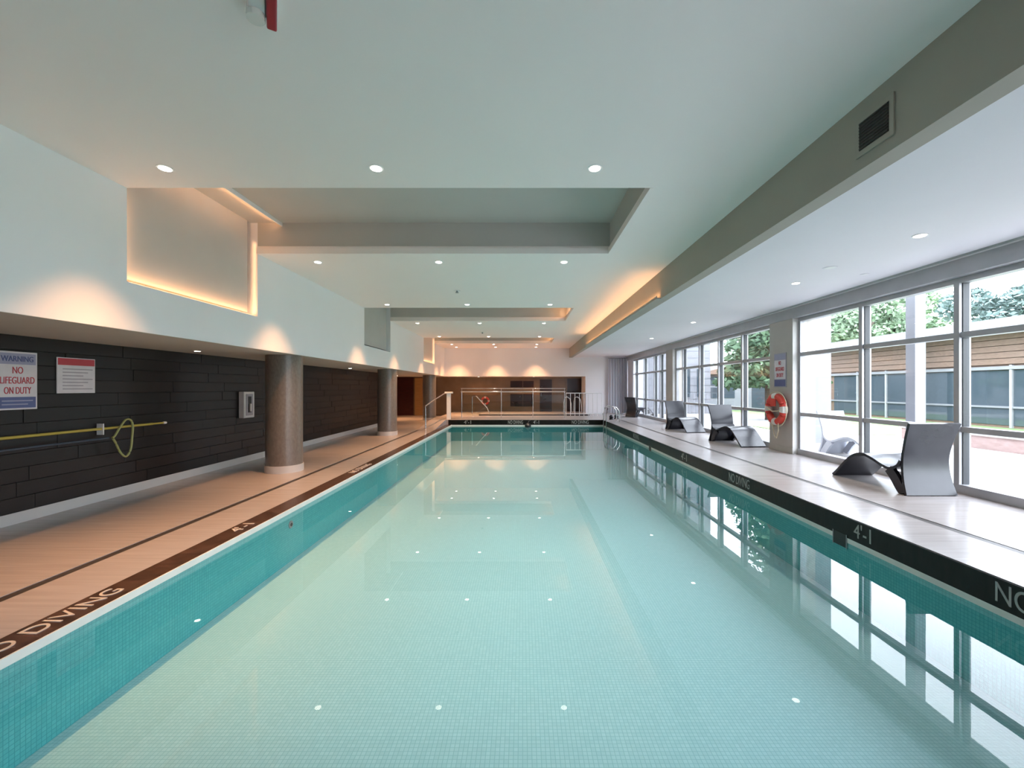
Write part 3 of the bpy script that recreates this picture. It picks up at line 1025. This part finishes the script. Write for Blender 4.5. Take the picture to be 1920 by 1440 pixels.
g = empty('pool_ladder', (PXR, 16.9, 0.0))
tag(g, 'chrome pool ladder at the far corner by the window deck', 'pool ladder')
for s in (-0.28, 0.28):
    MB().tube([(-0.10, s, -0.5), (-0.10, s, 0.55), (-0.04, s, 0.80), (0.10, s, 0.88), (0.28, s, 0.84), (0.40, s, 0.68), (0.42, s, ZR)], 0.022, 10).build('rail', 'chrome', g, True)
for z in (-0.4, -0.12):
    MB().tube([(-0.10, -0.28, z), (-0.10, 0.28, z)], 0.02, 8).build('rung', 'chrome', g, True)
for k, (x, y, lab) in enumerate(((3.72, 17.9, 'dark floor fitting by the far pool corner, next to the ladder'), (4.02, 18.3, 'dark floor fitting behind the pool ladder'))):
    e = empty('deck_fitting', (x, y, ZR))
    tag(e, lab, 'deck fitting', 'deck fittings')
    MB().lathe([(0.10, 0.0), (0.09, 0.05)], seg=16).build('base', 'black_plastic', e, True)
    MB().lathe([(0.06, 0.05), (0.10, 0.12), (0.05, 0.19)], seg=16).build('knob', 'black_plastic', e, True)

# curtain in the far corner
cu = empty('curtain', (4.9, 22.1, ZR))
tag(cu, 'grey pleated curtain in the far window corner', 'curtain')
path = []
for k in range(81):
    t = k / 80
    path.append((-0.45 + 1.0 * t, 0.05 * math.sin(t * 44) + 0.05))
m = MB()
for i in range(len(path) - 1):
    a, b = path[i], path[i + 1]
    m.quad((a[0], a[1], 0.02), (b[0], b[1], 0.02), (b[0], b[1], 2.85), (a[0], a[1], 2.85))
o = m.build('cloth', 'curtain_cloth', cu)
m = MB()
for i in range(60):
    f = lambda k: (0.56 + 0.03 * math.sin(k * 0.85), 0.0 - 1.0 * k / 60)
    a, b = f(i), f(i + 1)
    m.quad((a[0], a[1], 0.02), (b[0], b[1], 0.02), (b[0], b[1], 2.72), (a[0], a[1], 2.72))
m.build('side_cloth', 'curtain_cloth', cu)
MB().tube([(-0.47, 0.05, 2.87), (0.58, 0.05, 2.87)], 0.015, 8).build('rod', 'grey_plastic', cu, True)

# ------------------------------------------------------------------ outside
ZG = 0.20
gr = MB().box(XG + 0.3, 12.0, -20, 40, ZG - 0.3, ZG)
struct(gr.build('ground_patio', 'patio_concrete'), 'pale sunlit patio outside the windows', 'patio')
struct(box(12.0, 90, -60, 90, ZG - 0.3, ZG - 0.01).build('ground_lawn', 'lawn_turf'), 'green lawn beyond the patio', 'lawn')
bed = box(8.3, 12.0, 12.6, 15.4, ZG, ZG + 0.02).build('ground_grass_bed', 'lawn_turf')
struct(bed, 'strip of grass in the patio', 'lawn')

for x, y, w, lab in ((7.55, 11.1, 0.55, 'thick white square post outside beside the pillar'), (7.55, 8.2, 0.20, 'slim white square post outside behind the nearest lounger')):
    p = box(x - w / 2, x + w / 2, y - w / 2, y + w / 2, ZG + 0.1, 6.0).build('patio_post', 'white_render_dimmed')
    tag(p, lab, 'post', 'white patio posts')
    box(x - w / 2 - 0.03, x + w / 2 + 0.03, y - w / 2 - 0.03, y + w / 2 + 0.03, ZG, ZG + 0.1).build('plinth', 'white_render_dimmed', p)

lw = empty('planter_wall', (10.6, 8.6, ZG))
tag(lw, 'low pinkish brick planter wall across the patio', 'planter')
box(-0.12, 0.12, -3.2, 3.2, 0, 0.30).build('body', 'pink_brick', lw)
box(-0.15, 0.15, -3.25, 3.25, 0.30, 0.36).build('cap', 'patio_concrete', lw)

# long pavilion across the courtyard
pv = empty('pavilion', (17.0, 12.5, ZG))
tag(pv, 'long low glazed building with brown boards under a white roof', 'building')
box(0, 4, -13, 11.5, -0.1, 3.3).build('body', 'brown_board', pv)
box(-0.9, 4.6, -13.5, 11.9, 3.35, 3.75).build('roof', 'white_render_dimmed', pv)
for k in range(5):
    z = 2.22 + k * 0.22
    box(-0.10 - 0.10 * k / 4, 0, -13, 11.5, z + 0.01, z + 0.21).build('board', 'brown_board', pv)
for k in range(14):
    y = -13 + k * 1.7
    box(-0.02, 0, y + 0.04, y + 1.66, 0.75, 2.02).build('pane', 'building_glass', pv)
    box(-0.02, 0, y + 0.04, y + 1.66, 0.08, 0.68).build('pane', 'building_glass', pv)
    box(-0.08, 0.0, y - 0.04, y + 0.04, 0.0, 2.2).build('mullion', 'window_metal', pv)
box(-0.10, 0.0, -13, 11.5, 2.04, 2.16).build('transom', 'white_render_dimmed', pv)  # white bar stands in for a line reflected in the glass
box(-0.07, 0.0, -13, 11.5, 0.68, 0.75).build('transom', 'white_render_dimmed', pv)  # lower reflected line, likewise built as a white bar
for y in (-9.0, -2.0, 5.0):
    box(-0.75, -0.55, y - 0.1, y + 0.1, 0, 3.35).build('post', 'white_render_dimmed', pv)

# white wing at the end of the courtyard
wg = empty('white_wing', (8.4, 23.0, ZG))
tag(wg, 'white building wing with narrow windows beyond the middle windows', 'building')
box(-1.6, 1.7, 0, 9, 0, 7.5).build('body', 'white_render_dimmed', wg)
for k in range(20):
    box(-1.62, 1.72, -0.015, 0, 0.05 + k * 0.37, 0.38 + k * 0.37).build('siding_board', 'white_render_dimmed', wg)
for x in (0.45, 1.15):
    for z in (0.9, 3.6):
        box(x - 0.16, x + 0.16, -0.05, -0.015, z, z + 1.5).build('window', 'building_glass', wg)
box(-1.75, 1.85, -0.15, 9.1, 7.5, 7.7).build('roof', 'roof_grey', wg)

hs = empty('garden_house', (13.6, 27.0, ZG))
tag(hs, 'small white garden house with dark square windows and brown gable roof', 'building')
box(-2.4, 2.6, 0, 4, 0, 2.3).build('wall', 'white_render_dimmed', hs)
for x in (-1.5, -0.55):
    for z in (0.75, 1.55):
        box(x - 0.36, x + 0.36, -0.03, 0, z, z + 0.66).build('window', 'building_glass', hs)
box(0.9, 2.2, -0.04, 0, 0.0, 2.1).build('door', 'building_glass', hs)
r = MB()
r.v += [(-2.8, -0.4, 2.25), (2.9, -0.4, 2.25), (2.9, 4.4, 2.25), (-2.8, 4.4, 2.25), (0.05, -0.4, 2.95), (0.05, 4.4, 2.95)]
r.f += [(0, 1, 4), (1, 2, 5, 4), (2, 3, 5), (3, 0, 4, 5), (0, 3, 2, 1)]
r.build('roof', 'brown_board', hs)


def leaf_mesh(name, mat, parent, blobs, n, size):
    vs, fs = [], []
    tot = sum(b[3] * b[4] * b[5] for b in blobs)
    for b in blobs:
        cnt = max(12, int(n * b[3] * b[4] * b[5] / tot))
        for _ in range(cnt):
            while True:
                p = [random.uniform(-1, 1) for _ in range(3)]
                d = p[0] ** 2 + p[1] ** 2 + p[2] ** 2
                if 0.25 < d <= 1.0:
                    break
            c = Vector((b[0] + p[0] * b[3], b[1] + p[1] * b[4], b[2] + p[2] * b[5]))
            u = Vector((random.gauss(0, 1), random.gauss(0, 1), random.gauss(0, 0.6))).normalized()
            w = u.cross(Vector((random.gauss(0, 1), random.gauss(0, 1), random.gauss(0, 1)))).normalized()
            s = size * random.uniform(0.6, 1.3)
            k = len(vs)
            vs += [tuple(c - u * s), tuple(c - w * s * 0.5), tuple(c + u * s), tuple(c + w * s * 0.5)]
            fs.append((k, k + 1, k + 2, k + 3))
    me = bpy.data.meshes.new(name)
    me.from_pydata(vs, [], fs)
    me.materials.append(MATS[mat])
    o = bpy.data.objects.new(name, me)
    COL.objects.link(o)
    o.parent = parent
    o['kind'] = 'stuff'
    return o


def tree(x, y, h, rad, mat, label, n=2600, size=0.22):
    e = empty('leafy_tree', (x, y, ZG))
    tag(e, label, 'tree', 'trees round the courtyard')
    MB().tube([(0, 0, 0), (0.1, 0, h * 0.35), (0.0, 0.1, h * 0.75)], 0.16, 8).build('trunk', 'bark', e, True)
    for k in range(4):
        a = k * 1.7
        MB().tube([(0.05, 0, h * 0.4), (rad * 0.6 * math.cos(a), rad * 0.6 * math.sin(a), h * 0.7)], 0.06, 6).build('branch', 'bark', e, True)
    blobs = []
    for k in range(11):
        a = random.uniform(0, 2 * PI)
        q = random.uniform(0.1, 0.75) * rad
        s = rad * random.uniform(0.35, 0.55)
        blobs.append((q * math.cos(a), q * math.sin(a), h * random.uniform(0.45, 0.9), s, s, s * 0.75))
    leaf_mesh('crown', mat, e, blobs, n, size)
    return e


def conifer(x, y, h, rad, label):
    e = empty('conifer_tree', (x, y, ZG))
    tag(e, label, 'tree', 'trees round the courtyard')
    MB().tube([(0, 0, 0), (0, 0, h)], 0.13, 8).build('trunk', 'bark', e, True)
    blobs = []
    for k in range(11):
        t = k / 11
        z = h * (0.26 + 0.72 * t)
        rr = rad * (1.0 - 0.85 * t)
        for q in range(7):
            a = q * 2 * PI / 7 + k * 0.5
            blobs.append((0.6 * rr * math.cos(a), 0.6 * rr * math.sin(a), z - 0.15 * rr, rr * 0.45, rr * 0.45, 0.16 + 0.05 * rr))
    leaf_mesh('crown', 'needle_dark', e, blobs, 5200, 0.15)
    return e


conifer(10.7, 18.6, 7.6, 2.2, 'dark layered conifer standing before the white garden house')
tree(21.8, 28.6, 8.0, 2.5, 'leaf_pale', 'pale leafy tree seen between the thick post and the next mullion', 5200, 0.19)
tree(31.5, 36.5, 10.4, 3.9, 'leaf_pale', 'tall pale tree over the pavilion roof, left of the slim post', 6500, 0.24)
tree(27.6, 28.6, 4.9, 1.8, 'leaf_blue', 'low bluish tree barely rising over the pavilion roof', 1800, 0.18)
tree(26.6, 23.6, 6.9, 2.4, 'leaf_blue', 'bluish green tree behind the pavilion roof at the picture edge', 5200, 0.19)
tree(29.0, 18.4, 8.2, 2.6, 'leaf_pale', 'yellowish green tree past the picture edge behind the pavilion', 3600, 0.22)
tree(19.5, 36.0, 8.5, 3.2, 'leaf_mid', 'broad mid green tree between garden house and pavilion', 3600, 0.24)

inl = empty('pool_inlet', (PXL + 0.002, 5.46, -0.15))
tag(inl, 'small dark inlet fitting in the underwater pool wall', 'pool inlet')
MB().lathe([(0.05, 0.0), (0.045, 0.008)], axis='X', seg=16).build('flange', 'grey_plastic', inl)
MB().lathe([(0.022, 0.008), (0.02, 0.014)], axis='X', seg=16).build('nozzle', 'black_plastic', inl)

# print that belongs to one part of its sign, fittings that belong to one part of their thing
bpy.context.view_layer.update()


def under(child_name, parent_name, root, pick=lambda o: True):
    kids = list(root.children)
    ps = [k for k in kids if k.name.split('.')[0] == parent_name]
    for k in kids:
        if k.name.split('.')[0] == child_name and pick(k) and ps:
            k.parent = ps[0]


for r_ in (s1, s2, s3):
    under('lettering', 'board', r_)
    under('print_line', 'board', r_)
for o in list(S.objects):
    if o.parent is None and o.name.startswith('wall_box'):
        under('dark_pane', 'door_panel', o)
        under('grip', 'door_panel', o)
    if o.parent is None and o.name.startswith('door_'):
        under('handle', 'leaf', o)
    if o.parent is None and o.name.startswith('guard_rail'):
        under('upper_rail', 'top_rail', o)
